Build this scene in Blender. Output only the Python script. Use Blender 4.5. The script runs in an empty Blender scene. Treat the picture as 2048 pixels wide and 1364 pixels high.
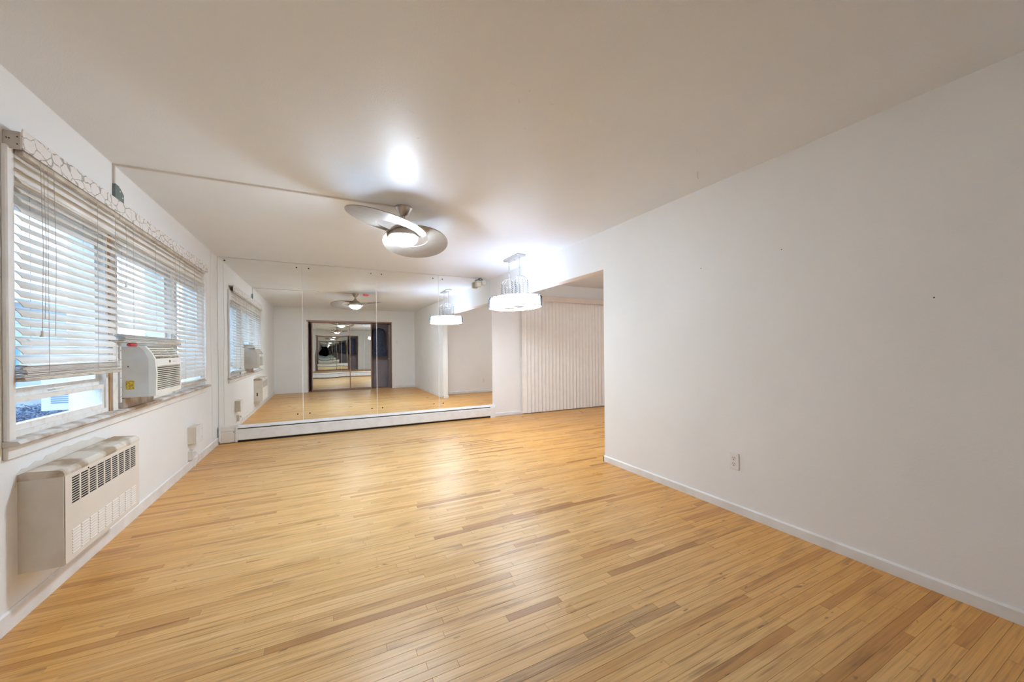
import bpy, math, random
from mathutils import Vector, Matrix
random.seed(7)
R = math.radians
scene = bpy.context.scene
col = scene.collection

# ------------------------------------------------------------------ camera
F_PX, YAW, ROLL = 744.63, 0.4692, -0.0087
CAM = (1.2274, 0.0, 1.1961)
H, D, W = 2.44, 6.066, 3.883          # ceiling height, mirror wall, right wall
YB = -0.14                            # wall behind the camera
cam = bpy.data.cameras.new('camera')
cam.sensor_width = 36.0
cam.lens = F_PX / 2048 * 36
cam.shift_y = 16.5 / 2048
cam.clip_start = 0.01
camo = bpy.data.objects.new('camera', cam)
camo.matrix_world = (Matrix.Translation(CAM) @ Matrix.Rotation(-YAW, 4, 'Z')
                     @ Matrix.Rotation(math.pi / 2, 4, 'X') @ Matrix.Rotation(ROLL, 4, 'Z'))
col.objects.link(camo)
scene.camera = camo

# ------------------------------------------------------------------ sky and exposure
world = bpy.data.worlds.new('overcast_sky')
scene.world = world
world.use_nodes = True
bg = world.node_tree.nodes['Background']
bg.inputs[0].default_value = (0.58, 0.78, 1.0, 1)
bg.inputs[1].default_value = 3.0
scene.view_settings.view_transform = 'Standard'
scene.view_settings.look = 'None'
scene.view_settings.gamma = 1.0
scene.view_settings.use_curve_mapping = False
scene.view_settings.exposure = 0.98
try:
    cy = scene.cycles
    cy.max_bounces = 12
    cy.diffuse_bounces = 8
    cy.glossy_bounces = 12
    cy.transparent_max_bounces = 8
    cy.transmission_bounces = 2
    cy.sample_clamp_indirect = 12
    cy.blur_glossy = 1.0
    cy.use_light_tree = False
    cy.adaptive_threshold = 0.03
except Exception:
    pass
FAN_POWER, CHAND_POWER = 165.0, 4.0

# ------------------------------------------------------------------ materials
def new_mat(name):
    m = bpy.data.materials.new(name)
    m.use_nodes = True
    nt = m.node_tree
    return m, nt, nt.nodes, nt.links, nt.nodes['Principled BSDF']

def P(b, color=None, rough=None, metal=None, spec=None, coat=None, coat_r=None):
    if color is not None: b.inputs['Base Color'].default_value = (*color, 1)
    if rough is not None: b.inputs['Roughness'].default_value = rough
    if metal is not None: b.inputs['Metallic'].default_value = metal
    if spec is not None: b.inputs['Specular IOR Level'].default_value = spec
    if coat is not None: b.inputs['Coat Weight'].default_value = coat
    if coat_r is not None: b.inputs['Coat Roughness'].default_value = coat_r

def paint(name, c1, c2=None, rough=0.5, scale=3.0, bump=0.0, bscale=60.0, metal=0.0, spec=0.5, lo=0.4, hi=0.65, detail=4):
    """paint or plastic with a slight procedural mottling from c1 to c2 and an optional fine relief"""
    m, nt, n, l, b = new_mat(name)
    P(b, c1, rough, metal, spec)
    geo = n.new('ShaderNodeNewGeometry')
    if c2 is not None:
        t = n.new('ShaderNodeTexNoise'); t.inputs['Scale'].default_value = scale
        t.inputs['Detail'].default_value = detail
        l.new(geo.outputs['Position'], t.inputs['Vector'])
        r = n.new('ShaderNodeValToRGB')
        r.color_ramp.elements[0].position = lo; r.color_ramp.elements[0].color = (*c1, 1)
        r.color_ramp.elements[1].position = hi; r.color_ramp.elements[1].color = (*c2, 1)
        l.new(t.outputs['Fac'], r.inputs['Fac'])
        l.new(r.outputs['Color'], b.inputs['Base Color'])
    if bump > 0:
        t2 = n.new('ShaderNodeTexNoise'); t2.inputs['Scale'].default_value = bscale
        t2.inputs['Detail'].default_value = 3
        l.new(geo.outputs['Position'], t2.inputs['Vector'])
        bp = n.new('ShaderNodeBump'); bp.inputs['Strength'].default_value = bump
        bp.inputs['Distance'].default_value = 0.004
        l.new(t2.outputs['Fac'], bp.inputs['Height'])
        l.new(bp.outputs['Normal'], b.inputs['Normal'])
    return m

def emit(name, color, strength):
    m, nt, n, l, b = new_mat(name)
    P(b, color, 0.4)
    b.inputs['Emission Color'].default_value = (*color, 1)
    b.inputs['Emission Strength'].default_value = strength
    return m

M = {}
M['wall'] = paint('white_wall_paint', (0.845, 0.85, 0.855), (0.82, 0.825, 0.83), 0.55, 1.6, 0.12, 90)
M['ceiling'] = paint('ceiling_gloss_paint', (0.80, 0.835, 0.885), (0.77, 0.805, 0.855), 0.44, 1.1, 0.22, 150, spec=0.36)
M['trim'] = paint('white_trim_paint', (0.82, 0.82, 0.82), (0.74, 0.73, 0.71), 0.4, 6, 0.1, 50)
M['white'] = paint('white_enamel', (0.80, 0.80, 0.80), (0.74, 0.73, 0.72), 0.4, 9)
M['sash'] = paint('sash_paint', (0.80, 0.79, 0.77), (0.66, 0.61, 0.55), 0.45, 25, 0.1, 80, lo=0.5, hi=0.8)
M['stool'] = paint('worn_stool_paint', (0.66, 0.64, 0.62), (0.42, 0.33, 0.25), 0.6, 9, 0.3, 60, lo=0.45, hi=0.6)
M['brown_wood'] = paint('raw_brown_wood', (0.45, 0.27, 0.13), (0.36, 0.20, 0.09), 0.6, 18)
M['slat'] = paint('blind_slat_paint', (0.80, 0.78, 0.75), (0.72, 0.68, 0.63), 0.45, 5)
M['rail'] = paint('dusty_rail_paint', (0.62, 0.57, 0.50), (0.47, 0.40, 0.33), 0.6, 14)
M['cord'] = paint('blind_cord', (0.60, 0.57, 0.53), None, 0.8)
M['tassel'] = paint('ivory_tassel', (0.78, 0.74, 0.66), None, 0.4)
M['endcap'] = paint('headrail_end_cap', (0.60, 0.55, 0.50), (0.55, 0.50, 0.45), 0.5, 20)
M['black'] = paint('black_metal', (0.015, 0.014, 0.013), None, 0.5)
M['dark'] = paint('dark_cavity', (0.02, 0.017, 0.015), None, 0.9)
M['heater_top'] = paint('dusty_heater_enamel', (0.68, 0.63, 0.56), (0.36, 0.27, 0.18), 0.6, 6, 0.2, 50, lo=0.42, hi=0.55)
M['heater_side'] = paint('aged_heater_enamel', (0.74, 0.71, 0.66), (0.66, 0.62, 0.55), 0.5, 6, lo=0.45, hi=0.7)
M['heater_front'] = paint('cream_heater_enamel', (0.76, 0.71, 0.65), (0.73, 0.68, 0.62), 0.4, 4)
M['ac_side'] = paint('grey_ac_casing', (0.66, 0.65, 0.62), (0.60, 0.58, 0.54), 0.45, 7)
M['ac_front'] = paint('ivory_ac_plastic', (0.76, 0.74, 0.68), (0.72, 0.70, 0.64), 0.4, 8)
M['ac_slot'] = paint('ac_slot_shade', (0.20, 0.17, 0.13), None, 0.7)
M['nickel'] = paint('brushed_nickel', (0.62, 0.58, 0.54), (0.56, 0.52, 0.48), 0.32, 40, metal=1.0)
M['blade'] = paint('satin_fan_blade', (0.31, 0.285, 0.26), (0.285, 0.26, 0.235), 0.5, 12, metal=0.25)
M['chrome'] = paint('chrome', (0.72, 0.73, 0.76), None, 0.14, metal=1.0)
M['canopy'] = paint('chrome_canopy', (0.70, 0.71, 0.73), None, 0.28, metal=0.9)
M['bronze'] = paint('bronze_door_frame', (0.37, 0.24, 0.19), (0.31, 0.20, 0.16), 0.4, 30, metal=0.2)
M['mauve'] = paint('mauve_closet_wall', (0.44, 0.38, 0.41), (0.38, 0.33, 0.36), 0.8, 3)
M['pinkpanel'] = paint('pinkish_board', (0.55, 0.46, 0.43), (0.50, 0.41, 0.38), 0.5, 4)
M['vane'] = paint('vertical_vane_vinyl', (0.85, 0.82, 0.79), (0.82, 0.79, 0.76), 0.5, 6, 0.1, 300)
M['vane_rail'] = paint('blush_valance', (0.74, 0.65, 0.58), (0.70, 0.61, 0.54), 0.5, 5)
M['greybracket'] = paint('grey_green_metal', (0.17, 0.22, 0.22), (0.14, 0.18, 0.18), 0.5, 30)
M['raceway'] = paint('raceway_plastic', (0.74, 0.70, 0.65), (0.70, 0.66, 0.60), 0.5, 10)
M['sensor'] = paint('aged_sensor_plastic', (0.62, 0.64, 0.55), (0.57, 0.59, 0.50), 0.45, 30)
M['red'] = paint('red_plastic', (0.55, 0.03, 0.03), None, 0.35)
M['steel'] = paint('grey_steel', (0.55, 0.54, 0.52), None, 0.35, metal=1.0)
M['plate'] = paint('white_switch_plate', (0.80, 0.79, 0.78), None, 0.35)
M['receptacle'] = paint('receptacle_plastic', (0.76, 0.72, 0.70), None, 0.4)
M['box_side'] = paint('beige_box', (0.66, 0.60, 0.50), (0.62, 0.56, 0.47), 0.55, 8)
M['siding'] = paint('toned_down_siding', (0.26, 0.29, 0.33), (0.23, 0.26, 0.30), 0.6, 3)  # white siding toned down evenly so the outdoors does not burn out
M['extdark'] = paint('window_tint', (0.10, 0.17, 0.26), None, 0.15)
M['extbox'] = paint('white_condenser', (0.72, 0.73, 0.74), (0.68, 0.69, 0.70), 0.5, 5)
M['extblue'] = paint('blue_tarp_pole', (0.08, 0.20, 0.42), None, 0.5)
M['leaf'] = paint('bluish_hedge_leaf', (0.04, 0.09, 0.19), (0.14, 0.22, 0.32), 0.6, 20)
M['ground'] = paint('yard_ground', (0.20, 0.22, 0.23), (0.15, 0.17, 0.18), 0.9, 2)
M['subfloor'] = paint('dark_subfloor', (0.05, 0.03, 0.015), None, 0.9)
M['navy'] = paint('navy_garment', (0.03, 0.045, 0.10), (0.22, 0.25, 0.33), 0.6, 90, lo=0.58, hi=0.66)
M['purple'] = paint('plum_garment', (0.14, 0.09, 0.12), (0.18, 0.12, 0.15), 0.8, 12)
M['nail'] = paint('nail_hole', (0.10, 0.09, 0.08), None, 0.8)
M['stickery'] = paint('yellow_sticker', (0.72, 0.52, 0.02), (0.35, 0.24, 0.02), 0.5, 130, lo=0.5, hi=0.56)

def mirror_mat(name, tint, wave):
    m, nt, n, l, b = new_mat(name)
    P(b, tint, 0.0, 1.0)
    if wave:
        geo = n.new('ShaderNodeNewGeometry')
        t = n.new('ShaderNodeTexNoise'); t.inputs['Scale'].default_value = 2.2
        t.inputs['Detail'].default_value = 0
        l.new(geo.outputs['Position'], t.inputs['Vector'])
        bp = n.new('ShaderNodeBump'); bp.inputs['Strength'].default_value = 1.0
        bp.inputs['Distance'].default_value = wave
        l.new(t.outputs['Fac'], bp.inputs['Height'])
        l.new(bp.outputs['Normal'], b.inputs['Normal'])
    return m
M['mirror'] = mirror_mat('wall_mirror_silver', (0.94, 0.955, 0.94), 0)
M['door_mirror'] = mirror_mat('door_mirror_silver', (0.86, 0.87, 0.86), 0.0012)
M['seam'] = paint('mirror_seam_edge', (0.85, 0.86, 0.86), None, 0.3)

def thin_glass(name, tint, refl=0.1):
    m, nt, n, l, b = new_mat(name)
    out = n['Material Output']
    tr = n.new('ShaderNodeBsdfTransparent'); tr.inputs[0].default_value = (*tint, 1)
    gl = n.new('ShaderNodeBsdfGlossy'); gl.inputs['Roughness'].default_value = 0.02
    lw = n.new('ShaderNodeLayerWeight'); lw.inputs['Blend'].default_value = 0.5
    pw = n.new('ShaderNodeMath'); pw.operation = 'POWER'; pw.inputs[1].default_value = 4.0
    l.new(lw.outputs['Facing'], pw.inputs[0])
    fr = n.new('ShaderNodeMath'); fr.operation = 'MULTIPLY_ADD'; fr.inputs[1].default_value = 0.7; fr.inputs[2].default_value = refl*0.4
    l.new(pw.outputs[0], fr.inputs[0])
    mx = n.new('ShaderNodeMixShader')
    l.new(fr.outputs[0], mx.inputs[0]); l.new(tr.outputs[0], mx.inputs[1]); l.new(gl.outputs[0], mx.inputs[2])
    l.new(mx.outputs[0], out.inputs['Surface'])
    n.remove(b)
    return m
M['glass'] = thin_glass('window_glass', (0.93, 0.97, 1.0))
M['crystal'] = thin_glass('crystal_bar', (0.50, 0.52, 0.57))

def valance_mat():
    m, nt, n, l, b = new_mat('marbled_valance_print')
    geo = n.new('ShaderNodeNewGeometry')
    ns = n.new('ShaderNodeTexNoise'); ns.inputs['Scale'].default_value = 22
    l.new(geo.outputs['Position'], ns.inputs['Vector'])
    mp = n.new('ShaderNodeMapping'); mp.inputs['Scale'].default_value = (12, 12, 20)
    l.new(geo.outputs['Position'], mp.inputs['Vector'])
    mixv = n.new('ShaderNodeMix'); mixv.data_type = 'VECTOR'; mixv.inputs[0].default_value = 0.3
    l.new(mp.outputs[0], mixv.inputs[4]); l.new(ns.outputs['Color'], mixv.inputs[5])
    v = n.new('ShaderNodeTexVoronoi'); v.feature = 'DISTANCE_TO_EDGE'; v.inputs['Scale'].default_value = 1.4
    l.new(mixv.outputs[1], v.inputs['Vector'])
    brk = n.new('ShaderNodeTexNoise'); brk.inputs['Scale'].default_value = 26
    l.new(geo.outputs['Position'], brk.inputs['Vector'])
    add = n.new('ShaderNodeMath'); add.operation = 'MULTIPLY_ADD'
    l.new(brk.outputs['Fac'], add.inputs[0]); add.inputs[1].default_value = 0.14; add.inputs[2].default_value = -0.05
    sub = n.new('ShaderNodeMath'); sub.operation = 'SUBTRACT'
    l.new(v.outputs['Distance'], sub.inputs[0]); l.new(add.outputs[0], sub.inputs[1])
    r = n.new('ShaderNodeValToRGB')
    r.color_ramp.elements[0].position = 0.0; r.color_ramp.elements[0].color = (0.34, 0.33, 0.32, 1)
    r.color_ramp.elements[1].position = 0.035; r.color_ramp.elements[1].color = (0.78, 0.75, 0.73, 1)
    l.new(sub.outputs[0], r.inputs['Fac'])
    l.new(r.outputs['Color'], b.inputs['Base Color'])
    b.inputs['Roughness'].default_value = 0.45
    return m
M['valance'] = valance_mat()

def plank_mat(name, per_island, worn=False):
    m, nt, n, l, b = new_mat(name)
    geo = n.new('ShaderNodeNewGeometry')
    if per_island:
        rnd = geo.outputs['Random Per Island']
    else:
        oi = n.new('ShaderNodeObjectInfo'); rnd = oi.outputs['Random']
    def math_(op, a, bb=None, c=None):
        nd = n.new('ShaderNodeMath'); nd.operation = op
        for i, q in enumerate((a, bb, c)):
            if q is None: continue
            if isinstance(q, (int, float)): nd.inputs[i].default_value = q
            else: l.new(q, nd.inputs[i])
        return nd.outputs[0]
    off = n.new('ShaderNodeCombineXYZ')
    l.new(math_('MULTIPLY', rnd, 37.0), off.inputs[0]); l.new(math_('MULTIPLY', rnd, 91.0), off.inputs[2])
    va = n.new('ShaderNodeVectorMath'); va.operation = 'ADD'
    l.new(geo.outputs['Position'], va.inputs[0]); l.new(off.outputs[0], va.inputs[1])
    def noise(sx, sy, scale, detail, vec=None, rough=0.55):
        mp = n.new('ShaderNodeMapping'); mp.inputs['Scale'].default_value = (sx, sy, 1)
        l.new(vec or va.outputs[0], mp.inputs['Vector'])
        t = n.new('ShaderNodeTexNoise'); t.inputs['Scale'].default_value = scale
        t.inputs['Detail'].default_value = detail; t.inputs['Roughness'].default_value = rough
        l.new(mp.outputs[0], t.inputs['Vector'])
        return t.outputs['Fac']
    def ramp(fac, stops):
        r = n.new('ShaderNodeValToRGB')
        while len(r.color_ramp.elements) < len(stops): r.color_ramp.elements.new(0.5)
        for e, (p, c) in zip(r.color_ramp.elements, stops):
            e.position = p; e.color = (*c, 1)
        l.new(fac, r.inputs['Fac']); return r.outputs['Color']
    def mix(fac, a, c, mode='MIX'):
        x = n.new('ShaderNodeMix'); x.data_type = 'RGBA'; x.blend_type = mode
        if isinstance(fac, float): x.inputs[0].default_value = fac
        else: l.new(fac, x.inputs[0])
        for i, q in ((6, a), (7, c)):
            if isinstance(q, tuple): x.inputs[i].default_value = (*q, 1)
            else: l.new(q, x.inputs[i])
        return x.outputs[2]
    if worn:
        base = ramp(rnd, [(0, (0.52, 0.31, 0.13)), (1, (0.60, 0.37, 0.165))])
    else:
        base = ramp(rnd, [(0.0, (0.73, 0.445, 0.175)), (0.2, (0.76, 0.48, 0.205)), (0.42, (0.67, 0.40, 0.15)),
                          (0.66, (0.78, 0.505, 0.225)), (0.85, (0.62, 0.355, 0.125)), (0.95, (0.52, 0.27, 0.09)), (1.0, (0.40, 0.195, 0.06))])
    grain = noise(1.6, 60, 2.2, 5)
    c = mix(math_('MULTIPLY', ramp(grain, [(0.42, (0, 0, 0)), (0.75, (1, 1, 1))]), 0.75 if worn else 0.55),
            base, (0.30, 0.15, 0.045) if not worn else (0.14, 0.08, 0.04))
    # tear-shaped mineral streaks, set by the plank
    streak = noise(2.6, 34, 1.0, 2)
    c = mix(math_('MULTIPLY', ramp(streak, [(0.58, (0, 0, 0)), (0.72, (1, 1, 1))]), 0.62), c, (0.22, 0.105, 0.035))
    # small knots and dents
    knot = noise(14, 42, 1.0, 1)
    c = mix(math_('MULTIPLY', ramp(knot, [(0.73, (0, 0, 0)), (0.79, (1, 1, 1))]), 0.65), c, (0.13, 0.065, 0.03))
    # old dark stains
    stain = noise(2.0, 8.0, 1.0, 3, geo.outputs['Position'])
    c = mix(math_('MULTIPLY', ramp(stain, [(0.58, (0, 0, 0)), (0.74, (1, 1, 1))]), 0.55), c, (0.30, 0.135, 0.04))
    # wear over the whole floor
    wear = noise(1.0, 1.0, 0.9, 3, geo.outputs['Position'])
    c = mix(math_('MULTIPLY', ramp(wear, [(0.48, (0, 0, 0)), (0.72, (1, 1, 1))]), 0.25), c, (0.72, 0.50, 0.24))
    # the varnish is worn pale along the middle of the room and still amber towards the walls
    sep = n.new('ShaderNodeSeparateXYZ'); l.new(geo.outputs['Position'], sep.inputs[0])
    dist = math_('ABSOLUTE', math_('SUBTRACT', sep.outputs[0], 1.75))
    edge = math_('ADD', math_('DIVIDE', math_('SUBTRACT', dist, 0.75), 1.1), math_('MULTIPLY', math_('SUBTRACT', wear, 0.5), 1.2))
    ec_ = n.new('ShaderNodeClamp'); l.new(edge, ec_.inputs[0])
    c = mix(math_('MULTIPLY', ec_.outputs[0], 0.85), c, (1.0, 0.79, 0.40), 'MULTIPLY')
    l.new(c, b.inputs['Base Color'])
    rg = ramp(noise(1.0, 1.0, 2.4, 4, geo.outputs['Position']), [(0.3, (0.27,) * 3), (0.7, (0.42,) * 3)])
    l.new(rg, b.inputs['Roughness'])
    b.inputs['Specular IOR Level'].default_value = 0.5
    bp = n.new('ShaderNodeBump'); bp.inputs['Strength'].default_value = 0.5 if worn else 0.18
    bp.inputs['Distance'].default_value = 0.002
    l.new(grain, bp.inputs['Height']); l.new(bp.outputs['Normal'], b.inputs['Normal'])
    return m
M['plank'] = plank_mat('oak_strip', False)
M['plank_worn'] = plank_mat('worn_oak_strip', False, True)
M['plank_stuff'] = plank_mat('oak_strip_field', True)

# ------------------------------------------------------------------ mesh helpers
class MB:
    def __init__(self):
        self.v = []; self.f = []; self.smooth = False
    def box(self, x0, x1, y0, y1, z0, z1):
        i = len(self.v)
        self.v += [(x0, y0, z0), (x1, y0, z0), (x1, y1, z0), (x0, y1, z0), (x0, y0, z1), (x1, y0, z1), (x1, y1, z1), (x0, y1, z1)]
        self.f += [(i, i+3, i+2, i+1), (i+4, i+5, i+6, i+7), (i, i+1, i+5, i+4), (i+1, i+2, i+6, i+5), (i+2, i+3, i+7, i+6), (i+3, i, i+4, i+7)]
        return self
    def cbox(self, x0, x1, y0, y1, z0, z1, c):
        """box whose edges are chamfered by c: a rounded-looking panel"""
        i = len(self.v)
        xs, ys, zs = (x0, x1), (y0, y1), (z0, z1)
        idx = {}
        for a in (0, 1):
            for b in (0, 1):
                for g in (0, 1):
                    sx, sy, sz = (1, -1)[a], (1, -1)[b], (1, -1)[g]
                    X, Y, Z = xs[a], ys[b], zs[g]
                    for k, p in enumerate(((X, Y + sy*c, Z + sz*c), (X + sx*c, Y, Z + sz*c), (X + sx*c, Y + sy*c, Z))):
                        idx[(a, b, g, k)] = len(self.v); self.v.append(p)
        q = idx
        F = []
        for a in (0, 1):
            F.append([q[(a, 0, 0, 0)], q[(a, 1, 0, 0)], q[(a, 1, 1, 0)], q[(a, 0, 1, 0)]])
            F.append([q[(0, a, 0, 1)], q[(1, a, 0, 1)], q[(1, a, 1, 1)], q[(0, a, 1, 1)]])
            F.append([q[(0, 0, a, 2)], q[(1, 0, a, 2)], q[(1, 1, a, 2)], q[(0, 1, a, 2)]])
        for a in (0, 1):
            for b in (0, 1):
                F.append([q[(a, b, 0, 0)], q[(a, b, 1, 0)], q[(a, b, 1, 1)], q[(a, b, 0, 1)]])
                F.append([q[(a, 0, b, 0)], q[(a, 1, b, 0)], q[(a, 1, b, 2)], q[(a, 0, b, 2)]])
                F.append([q[(0, a, b, 1)], q[(1, a, b, 1)], q[(1, a, b, 2)], q[(0, a, b, 2)]])
                for g in (0, 1):
                    F.append([q[(a, b, g, 0)], q[(a, b, g, 1)], q[(a, b, g, 2)]])
        ctr = Vector(((x0+x1)/2, (y0+y1)/2, (z0+z1)/2))
        for f in F:
            p = [Vector(self.v[k]) for k in f]
            nrm = (p[1]-p[0]).cross(p[2]-p[0])
            if nrm.dot(sum(p, Vector())/len(p) - ctr) < 0: f.reverse()
            self.f.append(tuple(f))
        return self
    def prism(self, poly, axis, a0, a1):
        """extrude a 2-D polygon along an axis (0: (y,z), 1: (x,z), 2: (x,y))"""
        i = len(self.v); n = len(poly)
        for a in (a0, a1):
            for (p, q) in poly:
                self.v.append(((a, p, q), (p, a, q), (p, q, a))[axis])
        self.f.append(tuple(range(i, i+n))[::-1]); self.f.append(tuple(range(i+n, i+2*n)))
        for k in range(n):
            self.f.append((i+k, i+(k+1) % n, i+n+(k+1) % n, i+n+k))
        return self
    def tube(self, pts, r, n=8, closed=False, caps=True):
        pts = [Vector(p) for p in pts]
        rs = r if isinstance(r, (list, tuple)) else [r]*len(pts)
        i = len(self.v); m = len(pts)
        up = None
        for k, p in enumerate(pts):
            if closed: t = pts[(k+1) % m] - pts[k-1]
            else: t = pts[min(k+1, m-1)] - pts[max(k-1, 0)]
            t.normalize()
            if up is None:
                up = Vector((0, 0, 1)) if abs(t.z) < 0.9 else Vector((1, 0, 0))
            a = t.cross(up)
            if a.length < 1e-5: a = t.cross(Vector((0, 1, 0)))
            a.normalize(); bb = a.cross(t).normalized(); up = bb
            for j in range(n):
                an = 2*math.pi*j/n
                self.v.append(tuple(p + (a*math.cos(an) + bb*math.sin(an))*rs[k]))
        for k in range(m if closed else m-1):
            k2 = (k+1) % m
            for j in range(n):
                self.f.append((i+k*n+j, i+k*n+(j+1) % n, i+k2*n+(j+1) % n, i+k2*n+j))
        if not closed and caps:
            self.f.append(tuple(i+j for j in range(n))[::-1]); self.f.append(tuple(i+(m-1)*n+j for j in range(n)))
        return self
    def lathe(self, prof, c=(0, 0, 0), n=32, sx=1.0, sy=1.0):
        """profile [(r, z)] turned about z at c, scaled to an ellipse by sx, sy"""
        i = len(self.v)
        for (r, z) in prof:
            for j in range(n):
                a = 2*math.pi*j/n
                self.v.append((c[0]+r*sx*math.cos(a), c[1]+r*sy*math.sin(a), c[2]+z))
        for k in range(len(prof)-1):
            for j in range(n):
                self.f.append((i+k*n+j, i+k*n+(j+1) % n, i+(k+1)*n+(j+1) % n, i+(k+1)*n+j))
        if prof[0][0] > 1e-6: self.f.append(tuple(i+j for j in range(n))[::-1])
        if prof[-1][0] > 1e-6: self.f.append(tuple(i+(len(prof)-1)*n+j for j in range(n)))
        return self
    def mesh(self, name, mat, smooth=False):
        me = bpy.data.meshes.new(name)
        me.from_pydata(self.v, [], self.f); me.update()
        import bmesh
        bm = bmesh.new(); bm.from_mesh(me)
        bmesh.ops.remove_doubles(bm, verts=bm.verts, dist=1e-6)
        bmesh.ops.recalc_face_normals(bm, faces=bm.faces)
        bm.to_mesh(me); bm.free()
        me.materials.append(mat)
        if smooth:
            for p in me.polygons: p.use_smooth = True
        return me
    def build(self, name, mat, parent=None, smooth=False, loc=None):
        o = bpy.data.objects.new(name, self.mesh(name, mat, smooth))
        col.objects.link(o)
        if parent is not None: o.parent = parent
        if loc is not None: o.location = loc
        if smooth:
            md = o.modifiers.new('edges', 'EDGE_SPLIT'); md.split_angle = R(38)
        return o

def tag(o, label, cat, group=None):
    o['label'] = label; o['category'] = cat
    if group: o['group'] = group
    return o
def struct(o):
    o['kind'] = 'structure'; return o
def empty(name, loc=(0, 0, 0), rz=0.0):
    e = bpy.data.objects.new(name, None); e.location = loc; e.rotation_euler.z = rz
    e.empty_display_size = 0.05
    col.objects.link(e); return e
def inst(name, me, parent, loc=(0, 0, 0), rot=(0, 0, 0), scale=(1, 1, 1)):
    o = bpy.data.objects.new(name, me); col.objects.link(o); o.parent = parent
    o.location = loc; o.rotation_euler = rot; o.scale = scale
    return o

# ================================================================== STRUCTURE
XR = 7.4          # right end of the adjoining room
YA = 2.40         # back wall of the adjoining room
YE = 3.08         # end of the right wall, where the opening begins
T = 0.12
HB = 2.035        # underside of the header over the opening
WY0, WY1, WZ0, WZ1 = 2.46, 5.44, 0.815, 1.96     # window opening

TL = 0.19
m = MB().box(-TL, 0, YB-0.8, WY0, -0.05, H+0.02).box(-TL, 0, WY1, D+T, -0.05, H+0.02)
m.box(-TL, 0, WY0, WY1, -0.05, WZ0).box(-TL, 0, WY0, WY1, WZ1, H+0.02)
wall_left = struct(m.build('wall_left', M['wall']))
m = MB().box(W, W+T, YB-0.8, YE, -0.05, H+0.02).box(W, W+T, YE, D, HB, H+0.02)
wall_right = struct(m.build('wall_right', M['wall']))
wall_far = struct(MB().box(0, XR+T, D, D+T, -0.05, H+0.02).build('wall_far', M['wall']))
CX0, CX1, CZ1 = 0.80, 3.17, 2.09                 # closet opening
m = MB().box(0, CX0, YB-T, YB, -0.05, H+0.02).box(CX1, W, YB-T, YB, -0.05, H+0.02).box(CX0, CX1, YB-T, YB, CZ1, H+0.02)
wall_back = struct(m.build('wall_back', M['wall']))
struct(MB().box(W+T, XR+T, YA-T, YA, -0.05, H+0.02).build('wall_adjoining_back', M['wall']))
struct(MB().box(XR, XR+T, YA, D, -0.05, H+0.02).build('wall_adjoining_right', M['wall']))
m = MB().box(0.05, 3.55, YB-0.80, YB-0.75, -0.05, 2.3).box(0.05, 0.10, YB-0.75, YB-T, -0.05, 2.3)
m.box(3.50, 3.55, YB-0.75, YB-T, -0.05, 2.3).box(0.05, 3.55, YB-0.80, YB-T, 2.3, 2.35)
struct(m.build('wall_closet', M['mauve']))
m = MB().box(-T, XR+T, YB-0.8, D+T, H, H+0.1)
ceiling = struct(m.build('ceiling', M['ceiling']))

# old plaster ridges left in the ceiling paint
PLASTER = [(2.038, 1.554, 0.05, 0.3), (2.128, 1.559, 0.03, 0.8), (2.278, 1.592, 0.045, -0.3), (2.118, 1.645, 0.06, 0.9), (1.654, 1.969, 0.06, 0.5), (1.739, 2.195, 0.035, -0.5), (1.939, 2.041, 0.03, 0.3), (2.254, 1.838, 0.03, 0.4), (3.359, 1.573, 0.07, 0.6)]
for (px_, py_, ln, an) in PLASTER:
    m = MB().lathe([(0.0, -0.0022), (0.6, -0.0014), (1.0, 0.0004)], (0, 0, 0), 10, ln/2, 0.006)
    o = m.build('plaster_ridge', M['ceiling'], ceiling, True)
    o.location = (px_, py_, H); o.rotation_euler.z = an

# floor: slab with every strip laid on it
PWD, GAP, TH = 0.0405, 0.0006, 0.012
m = MB().box(-0.0, XR, YB-0.75, D, -0.08, -TH)
floor = struct(m.build('floor', M['subfloor']))
c = 0.0005
pm = MB()
w2 = (PWD-GAP)/2
i = 0
pm.v = [(-0.5, -w2, -TH), (0.5, -w2, -TH), (0.5, w2, -TH), (-0.5, w2, -TH),
        (-0.5, -w2, -c), (0.5, -w2, -c), (0.5, w2, -c), (-0.5, w2, -c),
        (-0.4985, -w2+c, 0), (0.4985, -w2+c, 0), (0.4985, w2-c, 0), (-0.4985, w2-c, 0)]
pm.f = [(0, 3, 2, 1), (8, 9, 10, 11)]
for k in range(4):
    k2 = (k+1) % 4
    pm.f += [(k, k2, 4+k2, 4+k), (4+k, 4+k2, 8+k2, 8+k)]
plank_me = pm.mesh('plank', M['plank'])
plank_worn_me = plank_me.copy(); plank_worn_me.materials.clear(); plank_worn_me.materials.append(M['plank_worn'])
planks = []
rng = random.Random(11)
y = YB - 0.72
cyaw, syaw = math.cos(YAW), math.sin(YAW)
def seen(px, py):
    dx, dy = px-CAM[0], py-CAM[1]
    d = dx*syaw + dy*cyaw; r = dx*cyaw - dy*syaw
    if d < 0.3: return 0
    u = F_PX*r/d; v = F_PX*CAM[2]/d
    if abs(u) > 1040 or v > 690: return 0
    if px > W and py < YE + (px-W)*1.1: return 0
    return 1/d**3
while y < D - PWD/2:
    x = -rng.uniform(0, 0.7)
    xe = W+0.05 if y < YA+0.05 else XR
    while x < xe:
        L = rng.choice((0.28, 0.4, 0.55, 0.7, 0.9, 1.1, 1.35, 0.8))
        a, b = max(x, 0.001), min(x+L, xe)
        if b-a > 0.004:
            s = sum(seen(a+(b-a)*t/4, y) for t in range(5))/5*(b-a)
            planks.append((s, a, b, y))
        x += L
    y += PWD
planks.sort(key=lambda p: -p[0])
stuff = MB()
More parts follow.
